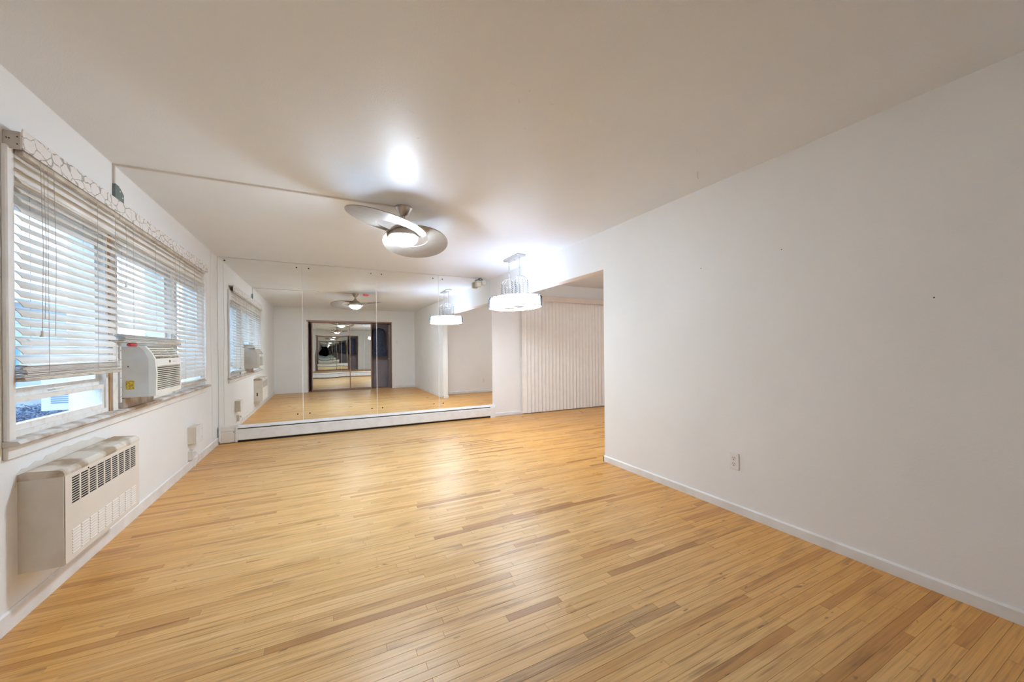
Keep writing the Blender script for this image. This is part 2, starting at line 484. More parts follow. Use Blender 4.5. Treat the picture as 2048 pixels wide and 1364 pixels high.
for k, (s, a, b, y) in enumerate(planks):
    L = b-a-GAP; cx = (a+b)/2; dz = rng.uniform(-0.0004, 0.0)
    if k < 300:
        worn = abs(cx-2.32) < 0.36 and abs(y-1.12) < 0.15 and rng.random() < 0.75 and (b-a) < 1.0
        o = inst('plank', plank_worn_me if worn else plank_me, floor, (cx, y, dz), (0, 0, 0), (L, 1, 1))
    else:
        i = len(stuff.v)
        stuff.v += [(cx+p[0]*L, y+p[1], p[2]+dz) for p in pm.v]
        stuff.f += [tuple(i+q for q in f) for f in pm.f[1:]]
me = bpy.data.meshes.new('plank_field'); me.from_pydata(stuff.v, [], stuff.f); me.update()
me.materials.append(M['plank_stuff'])
o = bpy.data.objects.new('plank_field', me); col.objects.link(o); o.parent = floor; o['kind'] = 'stuff'

# baseboards: flat board with a shoe moulding
def baseboard(name, pts_axis, a0, a1, wall_pos, sgn, h=0.062, t=0.012):
    """runs along axis 0 or 1 on a wall at wall_pos, standing out by sgn"""
    prof = [(wall_pos, 0.0), (wall_pos+sgn*t, 0.0), (wall_pos+sgn*t, h-0.008), (wall_pos+sgn*t*0.4, h), (wall_pos, h)]
    m = MB()
    if pts_axis == 1: m.prism(prof, 1, a0, a1)
    else: m.prism(prof, 0, a0, a1)
    return struct(m.build(name, M['trim']))
baseboard('baseboard_left', 1, YB, D-0.001, 0.0, 1, 0.085)
baseboard('baseboard_right', 1, YB, YE+0.012, W, -1)
baseboard('baseboard_right_end', 0, W-0.012, W+T+0.012, YE, 1)
baseboard('baseboard_far', 0, 3.935, XR, D, -1)
baseboard('baseboard_back', 0, CX1+0.05, W, YB, 1)
baseboard('baseboard_adjoining', 0, W+T, XR, YA, 1)

# tiny nail holes in the right wall
for (hy, hz) in ((1.938, 1.819), (1.361, 1.828), (0.687, 1.43)):
    MB().tube([(W+0.002, hy, hz), (W-0.0008, hy, hz)], 0.0035, 8).build('nail_hole', M['nail'], wall_right)

# ================================================================== WINDOWS
def ring(m, x0, x1, y0, y1, z0, z1, w, wb=None, wt=None):
    wb = wb or w; wt = wt or w
    m.box(x0, x1, y0, y0+w, z0, z1).box(x0, x1, y1-w, y1, z0, z1)
    m.box(x0, x1, y0+w, y1-w, z0, z0+wb).box(x0, x1, y0+w, y1-w, z1-wt, z1)
    return m
def window(n, y0, y1, rail=True, raised=None):
    w = struct(empty('window_%d' % n, (0, 0, 0)))
    ring(MB(), -0.115, -0.012, y0, y1, WZ0, WZ1, 0.03).build('window_frame', M['sash'], w)
    ya, yb, za, zb = y0+0.03, y1-0.03, WZ0+0.006, WZ1-0.03
    if rail:
        ring(MB(), -0.055, -0.022, ya, yb, za, 0.995, 0.022, 0.052, 0.024).build('lower_sash', M['sash'], w)
        ring(MB(), -0.080, -0.045, ya, yb, 0.97, zb, 0.04, 0.065, 0.05).build('upper_sash', M['sash'], w)
        MB().box(-0.040, -0.036, ya+0.02, yb-0.02, za+0.05, 0.975).build('pane', M['glass'], w)
        MB().box(-0.064, -0.060, ya+0.035, yb-0.035, 1.03, zb-0.045).build('pane', M['glass'], w)
        hd = MB().tube([(-0.02, y0+0.29, 1.012), (0.004, y0+0.29, 1.014), (0.008, y0+0.33, 1.018), (0.006, y0+0.42, 1.019)], [0.006, 0.006, 0.0055, 0.004], 8)
        hd.build('sash_handle', M['tassel'], w, True)
    else:
        ring(MB(), -0.080, -0.045, ya, yb, raised, zb, 0.04, 0.05, 0.05).build('upper_sash', M['sash'], w)
        MB().box(-0.064, -0.060, ya+0.035, yb-0.035, raised+0.045, zb-0.045).build('pane', M['glass'], w)
    return w
window(1, WY0, 3.325)
window(2, 3.405, 4.47, False, 1.238)
window(3, 4.54, WY1)
# mullion posts
tr = struct(empty('trim_1', (0, 0, 0)))
for ya_ in (3.342, 4.47):
    MB().box(-0.20, 0.004, ya_, ya_+0.065, WZ0+0.0005, WZ1-0.0005).build('mullion', M['sash'], tr)
struct(MB().box(-0.11, -0.006, 3.325, 3.342, WZ0, WZ1).build('trim_2', M['brown_wood']))
# stool, apron and casings
st = struct(empty('trim_3', (0, 0, 0)))
m = MB().prism([(-0.02, WZ0-0.022), (0.045, WZ0-0.022), (0.055, WZ0-0.012), (0.045, WZ0), (-0.02, WZ0+0.004)], 1, 2.405, 5.50)
m.build('stool', M['stool'], st)
MB().cbox(0.0, 0.016, 2.405, 5.48, 0.735, WZ0-0.022, 0.004).build('apron', M['trim'], st)
MB().cbox(0.0, 0.02, 2.405, 2.452, WZ0, 2.10, 0.005).build('casing', M['trim'], st)
MB().cbox(0.0, 0.02, 5.43, 5.48, WZ0, 2.10, 0.005).build('casing', M['trim'], st)
MB().cbox(0.0, 0.019, 2.453, 5.429, 1.955, 2.10, 0.005).build('casing', M['trim'], st)

# ================================================================== MIRROR WALL
seams = [0.004, 0.967, 1.963, 2.935, 3.905]
MZ0, MZ1 = 0.205, 2.432
mlabels = ['tall wall mirror panel nearest the window wall corner, reflecting the blinds',
           'tall wall mirror panel second from the window wall, reflecting the ceiling fan',
           'tall wall mirror panel third from the window wall, right of the fan reflection',
           'narrow wall mirror panel at the opening end, below the white sensor']
for k in range(4):
    a, b = seams[k]+0.003, seams[k+1]-0.003
    e = tag(empty('mirror_panel', ((a+b)/2, D-0.004, MZ0)), mlabels[k], 'mirror', 'wall mirror panels')
    hw = (b-a)/2
    MB().box(-hw, hw, -0.004, 0.003, 0, MZ1-MZ0).build('mirror_glass', M['mirror'], e)
    if k < 3:
        MB().box(hw, hw+0.006, -0.0055, 0.003, 0, MZ1-MZ0).build('polished_edge', M['seam'], e)
    else:
        MB().box(hw, hw+0.004, -0.006, 0.003, 0, MZ1-MZ0).build('polished_edge', M['seam'], e)
    sc = MB().lathe([(0.0, -0.004), (0.006, -0.004), (0.0095, -0.0015), (0.0095, 0.0)], (0, 0, 0), 12).mesh('screw', M['black'])
    xs = {0: (0.899,), 1: (1.050, 1.887), 2: (2.040, 2.848), 3: (3.005,)}[k]
    for xx in xs:
        for zz in (2.375, 0.308):
            inst('screw', sc, e, (xx-(a+b)/2, -0.004, zz-MZ0), (R(-90), 0, 0))
    if k == 0: inst('screw', sc, e, (0.079-(a+b)/2, -0.004, 2.395-MZ0), (R(-90), 0, 0))

# small red tag on the second mirror panel
m = MB()
m.prism([(1.768, 2.040), (1.778, 2.026), (1.835, 2.022), (1.852, 2.034), (1.848, 2.050), (1.800, 2.058), (1.776, 2.054)], 1, D-0.012, D-0.0085)
tag(m.build('adhesive_tag', M['red']), 'small red tag stuck on the second mirror panel', 'tag')

# ================================================================== BASEBOARD RADIATOR under the mirror
e = tag(empty('baseboard_radiator', (0, D, 0)), 'long white baseboard radiator running below the wall mirrors', 'radiator')
X0, X1 = 0.215, 3.835
MB().box(X0, X1, -0.012, -0.002, 0.03, 0.205).build('back_plate', M['white'], e)
MB().prism([(-0.001, 0.222), (-0.001, 0.214), (-0.050, 0.200), (-0.062, 0.186), (-0.064, 0.190), (-0.053, 0.206)], 0, X0, X1).build('top_hood', M['white'], e)
MB().prism([(-0.066, 0.158), (-0.066, 0.034), (-0.058, 0.026), (-0.055, 0.030), (-0.062, 0.038), (-0.062, 0.154), (-0.052, 0.168), (-0.054, 0.171)], 0, X0, X1).build('front_cover', M['white'], e)
MB().prism([(-0.0525, 0.170), (-0.060, 0.166), (-0.060, 0.168), (-0.0525, 0.173)], 0, X0+0.005, X1-0.005).build('damper', M['heater_front'], e)
MB().box(X0, X1, -0.052, -0.0125, 0.05, 0.182).build('shaded_fin_core', M['dark'], e)  # fin block, near-black and raised to paint shade into the top slot
MB().box(X0, X1, -0.046, -0.0122, 0.0, 0.03).build('painted_gap_shadow', M['dark'], e)  # near-black strip paints the shadow in the gap below the cover
m = MB().prism([(-0.0, 0.0), (-0.070, 0.0), (-0.070, 0.175), (-0.056, 0.212), (-0.0, 0.226)], 0, X1, X1+0.09)
ec = m.build('end_cap', M['white'], e)
MB().box(X1+0.012, X1+0.078, -0.0712, -0.069, 0.02, 0.05).build('cap_tab', M['trim'], ec)
m = MB().box(0.025, X0, -0.060, -0.002, 0.010, 0.150).prism([(-0.001, 0.226), (-0.001, 0.150), (-0.060, 0.150), (-0.066, 0.165), (-0.058, 0.210)], 0, 0.014, X0)
lp = m.build('end_panel', M['heater_side'], e)
MB().box(0.045, X0-0.035, -0.064, -0.0605, 0.022, 0.138).build('access_door', M['heater_front'], lp)
MB().cbox(0.014, 0.034, -0.072, -0.0, 0.03, 0.215, 0.004).build('end_strip', M['white'], lp)
MB().cbox(X0-0.026, X0, -0.072, -0.0, 0.006, 0.205, 0.004).build('end_strip', M['white'], lp)
MB().tube([(X0-0.042, -0.066, 0.140), (X0-0.042, -0.060, 0.140)], 0.005, 8).build('screw', M['black'], lp)
MB().cbox(X0-0.052, X0-0.030, -0.068, -0.060, 0.022, 0.040, 0.002).build('cap_tab', M['white'], lp)

# ================================================================== CEILING FAN
HX, HY = 1.861, 3.318
fan = tag(empty('ceiling_fan', (HX, HY, H)), 'brushed nickel two-blade ceiling fan with oval ring blades and lit dome', 'ceiling fan')
MB().lathe([(0.074, 0.0), (0.074, -0.012), (0.066, -0.022), (0.034, -0.074), (0.026, -0.080), (0.0, -0.080)], (0, 0, 0), 32).build('canopy', M['nickel'], fan, True)
MB().lathe([(0.0125, -0.07), (0.0125, -0.135)], (0, 0, 0), 16).build('downrod', M['nickel'], fan, True)
MB().lathe([(0.012, -0.108), (0.024, -0.112), (0.028, -0.135), (0.036, -0.150), (0.075, -0.168), (0.108, -0.192), (0.122, -0.222), (0.124, -0.246), (0.130, -0.250), (0.130, -0.262), (0.118, -0.264)], (0, 0, 0), 40).build('motor_housing', M['nickel'], fan, True)
dome = MB().lathe([(0.120, -0.262)] + [(0.120*math.cos(R(a)), -0.262-0.075*math.sin(R(a))) for a in (12, 25, 38, 52, 66, 80)] + [(0.0, -0.337)], (0, 0, 0), 40)
M['fanlight'] = emit('lit_fan_dome', (0.735, 0.875, 1.0), FAN_POWER)
dome.build('light_dome', M['fanlight'], fan, True)
z0, gx, gy = 2.223-H, -0.137, 0.152
def ellp(cx, cy_, A, B, th, t):
    return (cx+A*math.cos(t)*math.cos(th)-B*math.sin(t)*math.sin(th), cy_+A*math.cos(t)*math.sin(th)+B*math.sin(t)*math.cos(th))
NE = 72
bm_ = MB()
for k in range(NE):
    t = 2*math.pi*k/NE
    ox, oy = ellp(-0.164, -0.232, 0.414, 0.274, 0.971, t)
    ix, iy = ellp(-0.074, -0.115, 0.226, 0.148, 0.90, t)
    for (px, py) in ((ox, oy), (ix, iy)):
        zz = z0+gx*px+gy*py
        bm_.v += [(px, py, zz+0.003), (px, py, zz-0.003)]
for k in range(NE):
    a, b = 4*k, 4*((k+1) % NE)
    bm_.f += [(a, a+2, b+2, b), (a+1, b+1, b+3, a+3), (a, b, b+1, a+1), (a+2, a+3, b+3, b+2)]
blade_me = bm_.mesh('blade', M['blade'])
b1 = inst('blade', blade_me, fan); b2 = inst('blade', blade_me, fan, rot=(0, 0, math.pi))
# blade brackets: arms from the housing to the ring
for bl in (b1, b2):
    for (ax, ay) in ((-0.128, 0.055), (0.118, -0.075)):
        tgt = (ax, ay, z0+gx*ax+gy*ay-0.006)
        MB().tube([(ax*0.70, ay*0.70, -0.218), (ax*0.9, ay*0.9, (tgt[2]-0.218)/2), tgt], [0.010, 0.009, 0.011], 8).build('blade_arm', M['nickel'], bl, True)
for s_ in (1, -1):
    MB().lathe([(0.0, -0.008), (0.018, -0.006), (0.018, 0.004), (0.0, 0.005)], (s_*0.124, -s_*0.085, z0-0.028), 14).build('blade_knob', M['nickel'], fan, True)

# cable raceway on the ceiling and wall
e = tag(empty('cable_raceway', (0, 3.36, H)), 'thin off-white cable raceway from the window wall across the ceiling to the fan', 'raceway')
rp = [(0.004, 0.008), (0.706, -0.014), (1.80, -0.036)]
for (xa, ya_), (xb, yb_) in zip(rp[:-1], rp[1:]):
    m = MB(); i = 0
    m.v = [(xa, ya_-0.009, 0), (xb, yb_-0.009, 0), (xb, yb_+0.009, 0), (xa, ya_+0.009, 0),
           (xa, ya_-0.007, -0.012), (xb, yb_-0.007, -0.012), (xb, yb_+0.007, -0.012), (xa, ya_+0.007, -0.012)]
    m.f = [(0, 1, 2, 3), (4, 7, 6, 5), (0, 4, 5, 1), (1, 5, 6, 2), (2, 6, 7, 3), (3, 7, 4, 0)]
    m.build('ceiling_duct', M['raceway'], e)
MB().box(0.0, 0.013, 0.0, 0.017, -0.135, -0.0005).build('wall_duct', M['raceway'], e)

# grey metal bracket above the valance
e = tag(empty('wall_bracket', (0.0, 3.36, 2.20)), 'grey-green metal bracket plate standing above the blind valance', 'bracket')
m = MB().box(0.0, 0.016, 0.0, 0.055, 0.0, 0.11).prism([(0.055, 0.0), (0.055, 0.112), (0.10, 0.110), (0.148, 0.082), (0.148, 0.0)], 0, 0.0, 0.006)
m.build('plate', M['greybracket'], e)
for (yy, zz) in ((0.09, 0.088), (0.126, 0.056)):
    MB().tube([(0.002, yy, zz), (0.008, yy, zz)], 0.006, 8).build('bolt', M['plate'], e)

# ================================================================== CHANDELIER
QX, QY = 3.545, 4.48
ch = tag(empty('chandelier', (QX, QY, H)), 'lit oval crystal drum chandelier hanging on two chains by the header', 'chandelier')
cz0, cz1 = 1.757-H, 1.889-H
EA, EB = 0.33, 0.46       # half axes in x, y
m = MB().cbox(-0.065, 0.065, -0.21, 0.21, -0.026, -0.001, 0.006)
cp = m.build('ceiling_plate', M['canopy'], ch)
for yy in (-0.15, 0.0, 0.16):
    MB().lathe([(0.0, -0.016), (0.008, -0.013), (0.008, 0.0)], (0, yy, -0.026), 12).build('plate_knob', M['chrome'], cp, True)
ctop = 2.165-H
for yy in (-0.15, 0.16):
    chn = MB(); nl = 9; zt = -0.04; zb_ = ctop+0.006; step = (zt-zb_)/nl
    for k in range(nl):
        zc = zt-step*(k+0.5); pts = []
        for j in range(10):
            t = 2*math.pi*j/10
            r1, r2 = 0.0085*math.cos(t), (step*0.5+0.004)*math.sin(t)
            pts.append((r1, yy, zc+r2) if k % 2 else (0, yy+r1, zc+r2))
        chn.tube(pts, 0.0022, 5, True)
    chn.build('chain', M['chrome'], ch, True)
    # dome cage of bent rods strung with crystals
    cage = MB()
    for k in range(8):
        a = 2*math.pi*k/8+0.2
        prof = [(0.012, ctop), (0.055, ctop-0.006), (0.090, ctop-0.03), (0.109, ctop-0.07), (0.114, ctop-0.12), (0.114, cz1)]
        cage.tube([(r*math.cos(a), yy+r*math.sin(a), z) for r, z in prof], 0.0036, 6)
    cg = cage.build('dome_cage', M['chrome'], ch, True)
    MB().lathe([(0.0, 0.012), (0.022, 0.006), (0.030, -0.006), (0.0, -0.010)], (0, yy, ctop), 18).build('cage_cap', M['chrome'], cg, True)
    inner = MB()
    for k in range(6):
        a = 2*math.pi*k/6
        inner.tube([(0.055*math.cos(a), yy+0.055*math.sin(a), ctop-0.11), (0.055*math.cos(a), yy+0.055*math.sin(a), cz1)], 0.003, 6)
    for zz in (ctop-0.11,):
        inner.tube([(0.055*math.cos(2*math.pi*j/20), yy+0.055*math.sin(2*math.pi*j/20), zz) for j in range(20)], 0.003, 5, True)
    inner.build('inner_frame', M['chrome'], cg, True)
    beads = MB()
    for k in range(8):
        a = 2*math.pi*(k+0.5)/8+0.2
        for q in range(7):
            z = ctop-0.075-q*0.028
            beads.lathe([(0.0, 0.010), (0.006, 0.0), (0.0, -0.010)], (0.112*math.cos(a), yy+0.112*math.sin(a), z), 6)
    bo = beads.build('crystal_beads', M['crystal'], cg); bo['kind'] = 'stuff'
for (zz, rr) in ((cz1, 0.0055), (cz0, 0.006)):
    MB().tube([(EA*math.cos(2*math.pi*j/64), EB*math.sin(2*math.pi*j/64), zz) for j in range(64)], rr, 6, True).build('drum_rim', M['chrome'], ch, True)
rods = MB(); rr_ = random.Random(3)
NR = 150
for k in range(NR):
    a = 2*math.pi*k/NR
    px, py = EA*math.cos(a), EB*math.sin(a)
    zz = cz1-0.004-rr_.choice((0.03, 0.05, 0.08, 0.12, 0.12)); hh = cz1-0.004
    if rr_.random() < 0.3: continue
    rods.tube([(px, py, zz), (px, py, hh)], 0.0042, 4)
ro = rods.build('crystal_bars', M['crystal'], ch); ro['kind'] = 'stuff'
M['chandlight'] = emit('lit_chandelier_band', (0.78, 0.88, 1.0), CHAND_POWER)
M['chandbottom'] = emit('lit_frosted_lens', (0.80, 0.89, 1.0), CHAND_POWER*3.0)
m = MB(); NB = 64
for zz in (cz0+0.010, cz1-0.010):
    for k in range(NB):
        a = 2*math.pi*k/NB; m.v.append(((EA-0.022)*math.cos(a), (EB-0.022)*math.sin(a), zz))
for k in range(NB): m.f.append((k, (k+1) % NB, NB+(k+1) % NB, NB+k))
m.build('lit_band', M['chandlight'], ch, True)
MB().lathe([(0.0, 0.0), (0.5, 0.0), (0.97, 0.0), (0.97, 0.004), (0.0, 0.004)], (0, 0, cz0+0.002), 64, EA, EB).build('bottom_lens', M['chandbottom'], ch)
for yy in (-0.12, 0.14):
    MB().lathe([(0.0, -0.004), (0.085, -0.004), (0.09, 0.002), (0.0, 0.002)], (0, yy, cz0), 24, 1, 0.75).build('lens_mount', M['chrome'], ch, True)
MB().lathe([(0.0, 0.0), (0.93, 0.0), (0.93, 0.003), (0.0, 0.003)], (0, 0, cz1-0.009), 64, EA, EB).build('added_top_glow', emit('lit_added_top', (0.80, 0.89, 1.0), CHAND_POWER*0.5), ch)  # unseen glowing lid, added to set the chandelier's light on the ceiling
bars = MB()
for yy in (-0.12, 0.14): bars.box(-EA+0.01, EA-0.01, yy-0.004, yy+0.004, cz1-0.006, cz1+0.002)
bars.build('cross_bar', M['chrome'], ch)

# ================================================================== BLINDS on the window wall
def blind(name, y0, y1, ztop, zbot, nstack, label, cord_ys, pull=None, xoff=0.0, wand=None, lift=0.0):
    e = tag(empty(name, (0.024, (y0+y1)/2, zbot)), label, 'window blind', 'wooden blinds on the window wall')
    hw = (y1-y0)/2
    tilt = R(48)
    sm = MB(); L = 0.025
    # slightly crowned slat
    prof = [(-L, 0.0), (-L*0.5, 0.0028), (0, 0.0038), (L*0.5, 0.0028), (L, 0.0), (L, -0.0028), (L*0.5, 0.0), (0, 0.001), (-L*0.5, 0.0), (-L, -0.0028)]
    sm.prism(prof, 1, -hw+0.004, hw-0.004)
    slat = sm.mesh('slat', M['slat'])
    MB().cbox(-0.003, 0.024, -hw, hw, ztop-zbot-0.012, ztop-zbot+0.014, 0.003).build('headrail', M['rail'], e)
    z = ztop-zbot-0.03; k = 0
    zst = 0.014+nstack*0.0062
    while z > zst+0.02:
        t_ = tilt + R(rng.uniform(-4, 4)) - (R(22) if k < 2 else 0)
        inst('slat', slat, e, (0, rng.uniform(-0.004, 0.004), z), (0, t_, R(rng.uniform(-0.25, 0.25))))
        z -= 0.0422; k += 1
    for s in range(nstack):
        inst('slat', slat, e, (xoff+rng.uniform(-0.004, 0.004), rng.uniform(-0.008, 0.008), 0.016+s*0.0062), (0, R(rng.uniform(-3, 3)), R(rng.uniform(-0.5, 0.5))))
    MB().cbox(-0.026+xoff, 0.026+xoff, -hw, hw, 0.0, 0.013, 0.003).build('bottom_rail', M['rail'], e)
    for cyy in cord_ys:
        for dx in (-0.030, 0.030):
            MB().tube([(dx, cyy-(y0+y1)/2, ztop-zbot), (dx, cyy-(y0+y1)/2, 0.03)], 0.0013, 5).build('ladder_cord', M['cord'], e)
    if pull:
        for (py, pz0, tas) in pull:
            c_ = MB().tube([(0.036, py-(y0+y1)/2, ztop-zbot), (0.040, py-(y0+y1)/2+0.006, (ztop+pz0)/2-zbot), (0.038, py-(y0+y1)/2, pz0-zbot)], 0.0014, 5).build('pull_cord', M['cord'], e)
            if tas:
                MB().lathe([(0.0, 0.03), (0.005, 0.028), (0.006, 0.01), (0.009, 0.004), (0.009, 0.0), (0.0, 0.0)], (0.038, py-(y0+y1)/2, pz0-zbot-0.028), 12).build('tassel', M['tassel'], c_, True)
    return e
blind('window_blind', 2.447, 3.322, 2.085, 1.070, 10, 'wide white wooden blind nearest the camera, stacked above the open lower pane', (2.60, 3.04, 3.25), [(2.535, 1.30, True), (2.556, 1.36, False), (2.63, 1.28, False)])
blind('window_blind', 3.332, 4.44, 2.085, 1.262, 7, 'white wooden blind in the middle, bunched up on the air conditioner', (3.50, 3.89, 4.33), [(3.37, 1.66, True), (4.40, 1.60, True)], xoff=0.012)
blind('window_blind', 4.45, 5.315, 2.085, 0.870, 4, 'white wooden blind farthest from the camera, lowered to the sill by the mirror corner', (4.58, 4.88, 5.21))

# printed valance across all three blinds
e = tag(empty('blind_valance', (0, 2.43, 2.10)), 'long white valance with grey crackle print above the window blinds', 'valance')
MB().prism([(0.052, -0.006), (0.056, -0.006), (0.056, 0.072), (0.059, 0.080), (0.055, 0.084), (0.052, 0.074)], 1, -0.002, 2.96).build('printed_face', M['valance'], e)
ec = MB().cbox(0.0, 0.054, -0.009, -0.002, -0.012, 0.066, 0.002).build('end_cap', M['endcap'], e)
for (xx, zz) in ((0.012, 0.032), (0.020, 0.031), (0.044, 0.042), (0.044, 0.010)):
    MB().tube([(xx, -0.0105, zz), (xx, -0.0085, zz)], 0.0028, 8).build('screw_hole', M['black'], ec)
MB().box(0.002, 0.052, 0.0, 2.96, 0.060, 0.065).build('top_board', M['rail'], e)

# ================================================================== WINDOW AIR CONDITIONER
AY0, AY1 = 3.435, 3.945
ac = tag(empty('air_conditioner', (0, AY0, 0.84)), 'ivory window air conditioner with yellow sticker resting on the sill', 'air conditioner')
aw = AY1-AY0
def rel(z): return z-0.84
body = [(-0.36, rel(0.832)), (-0.195, rel(0.832)), (-0.195, rel(0.885)), (0.150, rel(0.892)), (0.150, rel(1.150)), (0.128, rel(1.205)), (0.095, rel(1.236)), (-0.36, rel(1.236))]
bo = MB().prism(body, 1, 0.0, aw).build('casing', M['ac_side'], ac)
# front bezel: side cheeks, brow, sill
ck = [(0.150, rel(0.890)), (0.186, rel(0.896)), (0.190, rel(1.05)), (0.184, rel(1.145)), (0.166, rel(1.190)), (0.132, rel(1.240)), (0.095, rel(1.2405)), (0.128, rel(1.205)), (0.150, rel(1.150))]
fr = MB().prism(ck, 1, -0.004, 0.022).prism(ck, 1, aw-0.022, aw+0.004)
fr.box(0.150, 0.1855, 0.022, aw-0.022, rel(0.893), rel(0.930))
fr.prism([(0.150, rel(1.105)), (0.188, rel(1.100)), (0.184, rel(1.145)), (0.180, rel(1.152)), (0.150, rel(1.150))], 1, 0.022, aw-0.022)
fr.prism([(0.095, rel(1.2365)), (0.110, rel(1.222)), (0.134, rel(1.2405)), (0.095, rel(1.2405))], 1, 0.022, aw-0.022)
fb = fr.build('front_bezel', M['ac_front'], ac)
MB().box(0.151, 0.158, 0.022, aw-0.022, rel(0.930), rel(1.104)).build('grille_back', M['ac_slot'], ac)
lv = MB().prism([(0.160, -0.0042), (0.186, -0.0022), (0.187, 0.0022), (0.160, 0.0042)], 1, 0.022, aw-0.022).mesh('grille_louver', M['ac_front'])
for k in range(12):
    inst('grille_louver', lv, ac, (0, 0, rel(0.938)+k*0.0142))
MB().prism([(0.151, rel(1.152)), (0.156, rel(1.152)), (0.112, rel(1.224)), (0.108, rel(1.222))], 1, 0.022, aw-0.022).build('top_vent_back', M['ac_slot'], ac)
tv = MB().box(-0.004, 0.004, 0.022, aw-0.022, -0.012, 0.012).mesh('vent_louver', M['ac_front'])
for k in range(4):
    t = (k+0.5)/4
    inst('vent_louver', tv, ac, (0.172-0.045*t, 0, rel(1.160)+0.066*t), (0, R(58), 0))
for yy in (0.175, 0.335):
    MB().prism([(0.160, rel(1.152)), (0.178, rel(1.156)), (0.136, rel(1.228)), (0.118, rel(1.224))], 1, yy-0.004, yy+0.004).build('vent_rib', M['ac_front'], ac)
MB().tube([(0.186, aw*0.52, rel(1.128)), (0.190, aw*0.52, rel(1.128))], [0.011, 0.010], 16).build('badge', M['ac_slot'], fb)
m = MB()
for q in range(3): m.box(0.186, 0.1885, aw*0.66+q*0.03, aw*0.66+q*0.03+0.012, rel(1.122), rel(1.128))
m.build('control_button', M['ac_side'], fb)
MB().box(0.032, 0.075, -0.0015, 0.0, rel(0.945), rel(1.005)).build('sticker', M['stickery'], bo)
MB().tube([(0.045, -0.003, rel(1.10)), (0.045, 0.0, rel(1.10))], 0.004, 8).build('screw', M['black'], bo)
for k in range(9):
    MB().box(-0.318, -0.205, -0.0015, 0.0, rel(0.876)+k*0.0125, rel(0.876)+k*0.0125+0.006).build('side_vent', M['extblue'], bo)
MB().box(-0.34, -0.20, -0.003, 0.0, rel(1.07), rel(1.076)).build('casing_rib', M['ac_side'], bo)
# side filler panels belong to the unit
MB().box(-0.062, -0.040, 0.020-0.0, 0.022, rel(0.86), rel(1.262)).build('filler_edge', M['white'], ac)
m = MB().box(-0.052, -0.044, aw, 4.44-AY0, rel(0.83), rel(1.26))
m.build('filler_panel', M['white'], ac)
m = MB().box(-0.020, 0.012, -0.020, 0.0, rel(0.86), rel(1.262))
fp = m.build('mounting_rail', M['plate'], ac)
for k in range(6):
    MB().tube([(0.0125, -0.010, rel(0.90)+k*0.062), (0.0115, -0.010, rel(0.90)+k*0.062)], 0.004, 8).build('rail_hole', M['black'], fp)
MB().box(-0.18, 0.02, 0.0, aw, rel(0.817), rel(0.884)).build('base_support', M['stool'], ac)

# screwdriver lying on the unit
e = tag(empty('screwdriver', (0.045, 3.462, 1.2495), 0.0), 'red-handled screwdriver lying on top of the air conditioner', 'screwdriver')
MB().tube([(0, -0.02, 0), (0, -0.012, 0), (0, 0.05, 0), (0, 0.085, 0), (0, 0.095, 0)], [0.009, 0.0125, 0.012, 0.0125, 0.008], 10).build('handle', M['red'], e, True)
MB().tube([(0, 0.093, 0), (0, 0.27, 0)], 0.0032, 8).build('shank', M['steel'], e, True)

# ================================================================== GAS WALL HEATER under the near window
GY0, GY1, GX, GZ0, GZ1 = 2.492, 3.278, 0.148, 0.205, 0.655
gh = tag(empty('wall_heater', (0, GY0, GZ0)), 'cream metal wall heater with dark slots below the near window', 'heater')
gl, gz = GY1-GY0, GZ1-GZ0
MB().box(0.0, GX-0.004, 0.0, 0.004, 0.0, gz-0.034).box(0.0, GX-0.004, gl-0.004, gl, 0.0, gz-0.034).box(0.0, GX-0.02, 0.004, gl-0.004, 0.0, 0.004).box(0.0, 0.004, 0.004, gl-0.004, 0.004, gz-0.034).build('cabinet', M['heater_side'], gh)
prof = [(0.0, gz-0.034), (GX+0.001, gz-0.034), (GX+0.001, gz-0.022), (GX-0.004, gz-0.010), (GX-0.016, gz-0.002), (0.03, gz+0.006), (0.0, gz-0.004)]
MB().prism(prof, 1, -0.003, gl+0.003).build('top_cover', M['heater_top'], gh)
# torn plaster strip behind the top
# front panel with real slots
ys = [0.0]; zs = [0.0]
ncol = 9; cw = (gl-0.10)/ncol
ycut = []
for k in range(ncol):
    a = 0.05+k*cw+0.006; ycut += [a, a+cw-0.012]
nrow = 11; zt = gz-0.055; rh = 0.0118
zc = []
for r in range(nrow):
    b = zt-r*rh; zc += [b-0.0080, b]
ys = [0.004]+ycut+[gl-0.004]
zs = sorted([0.004]+zc+[gz-0.0345])
fm = MB(); xf = GX
def vid(iy, iz, back):
    return (iz*len(ys)+iy)*2+back
for iz, z in enumerate(zs):
    for iy, yy in enumerate(ys):
        fm.v += [(xf, yy, z), (xf-0.003, yy, z)]
holes = set()
zi = {round(z, 6): k for k, z in enumerate(zs)}
for k in range(ncol):
    for r in range(nrow):
        b = zt-r*rh
        holes.add((1+2*k, zi[round(b-0.0080, 6)]))
for iz in range(len(zs)-1):
    for iy in range(len(ys)-1):
        if (iy, iz) in holes:
            q = [(iy, iz), (iy+1, iz), (iy+1, iz+1), (iy, iz+1)]
            for j in range(4):
                a, b = q[j], q[(j+1) % 4]
                fm.f.append((vid(*a, 0), vid(*b, 0), vid(*b, 1), vid(*a, 1)))
        else:
            fm.f.append((vid(iy, iz, 0), vid(iy+1, iz, 0), vid(iy+1, iz+1, 0), vid(iy, iz+1, 0)))
per = [(iy, 0) for iy in range(len(ys))]+[(len(ys)-1, iz) for iz in range(1, len(zs))]+[(iy, len(zs)-1) for iy in range(len(ys)-2, -1, -1)]+[(0, iz) for iz in range(len(zs)-2, 0, -1)]
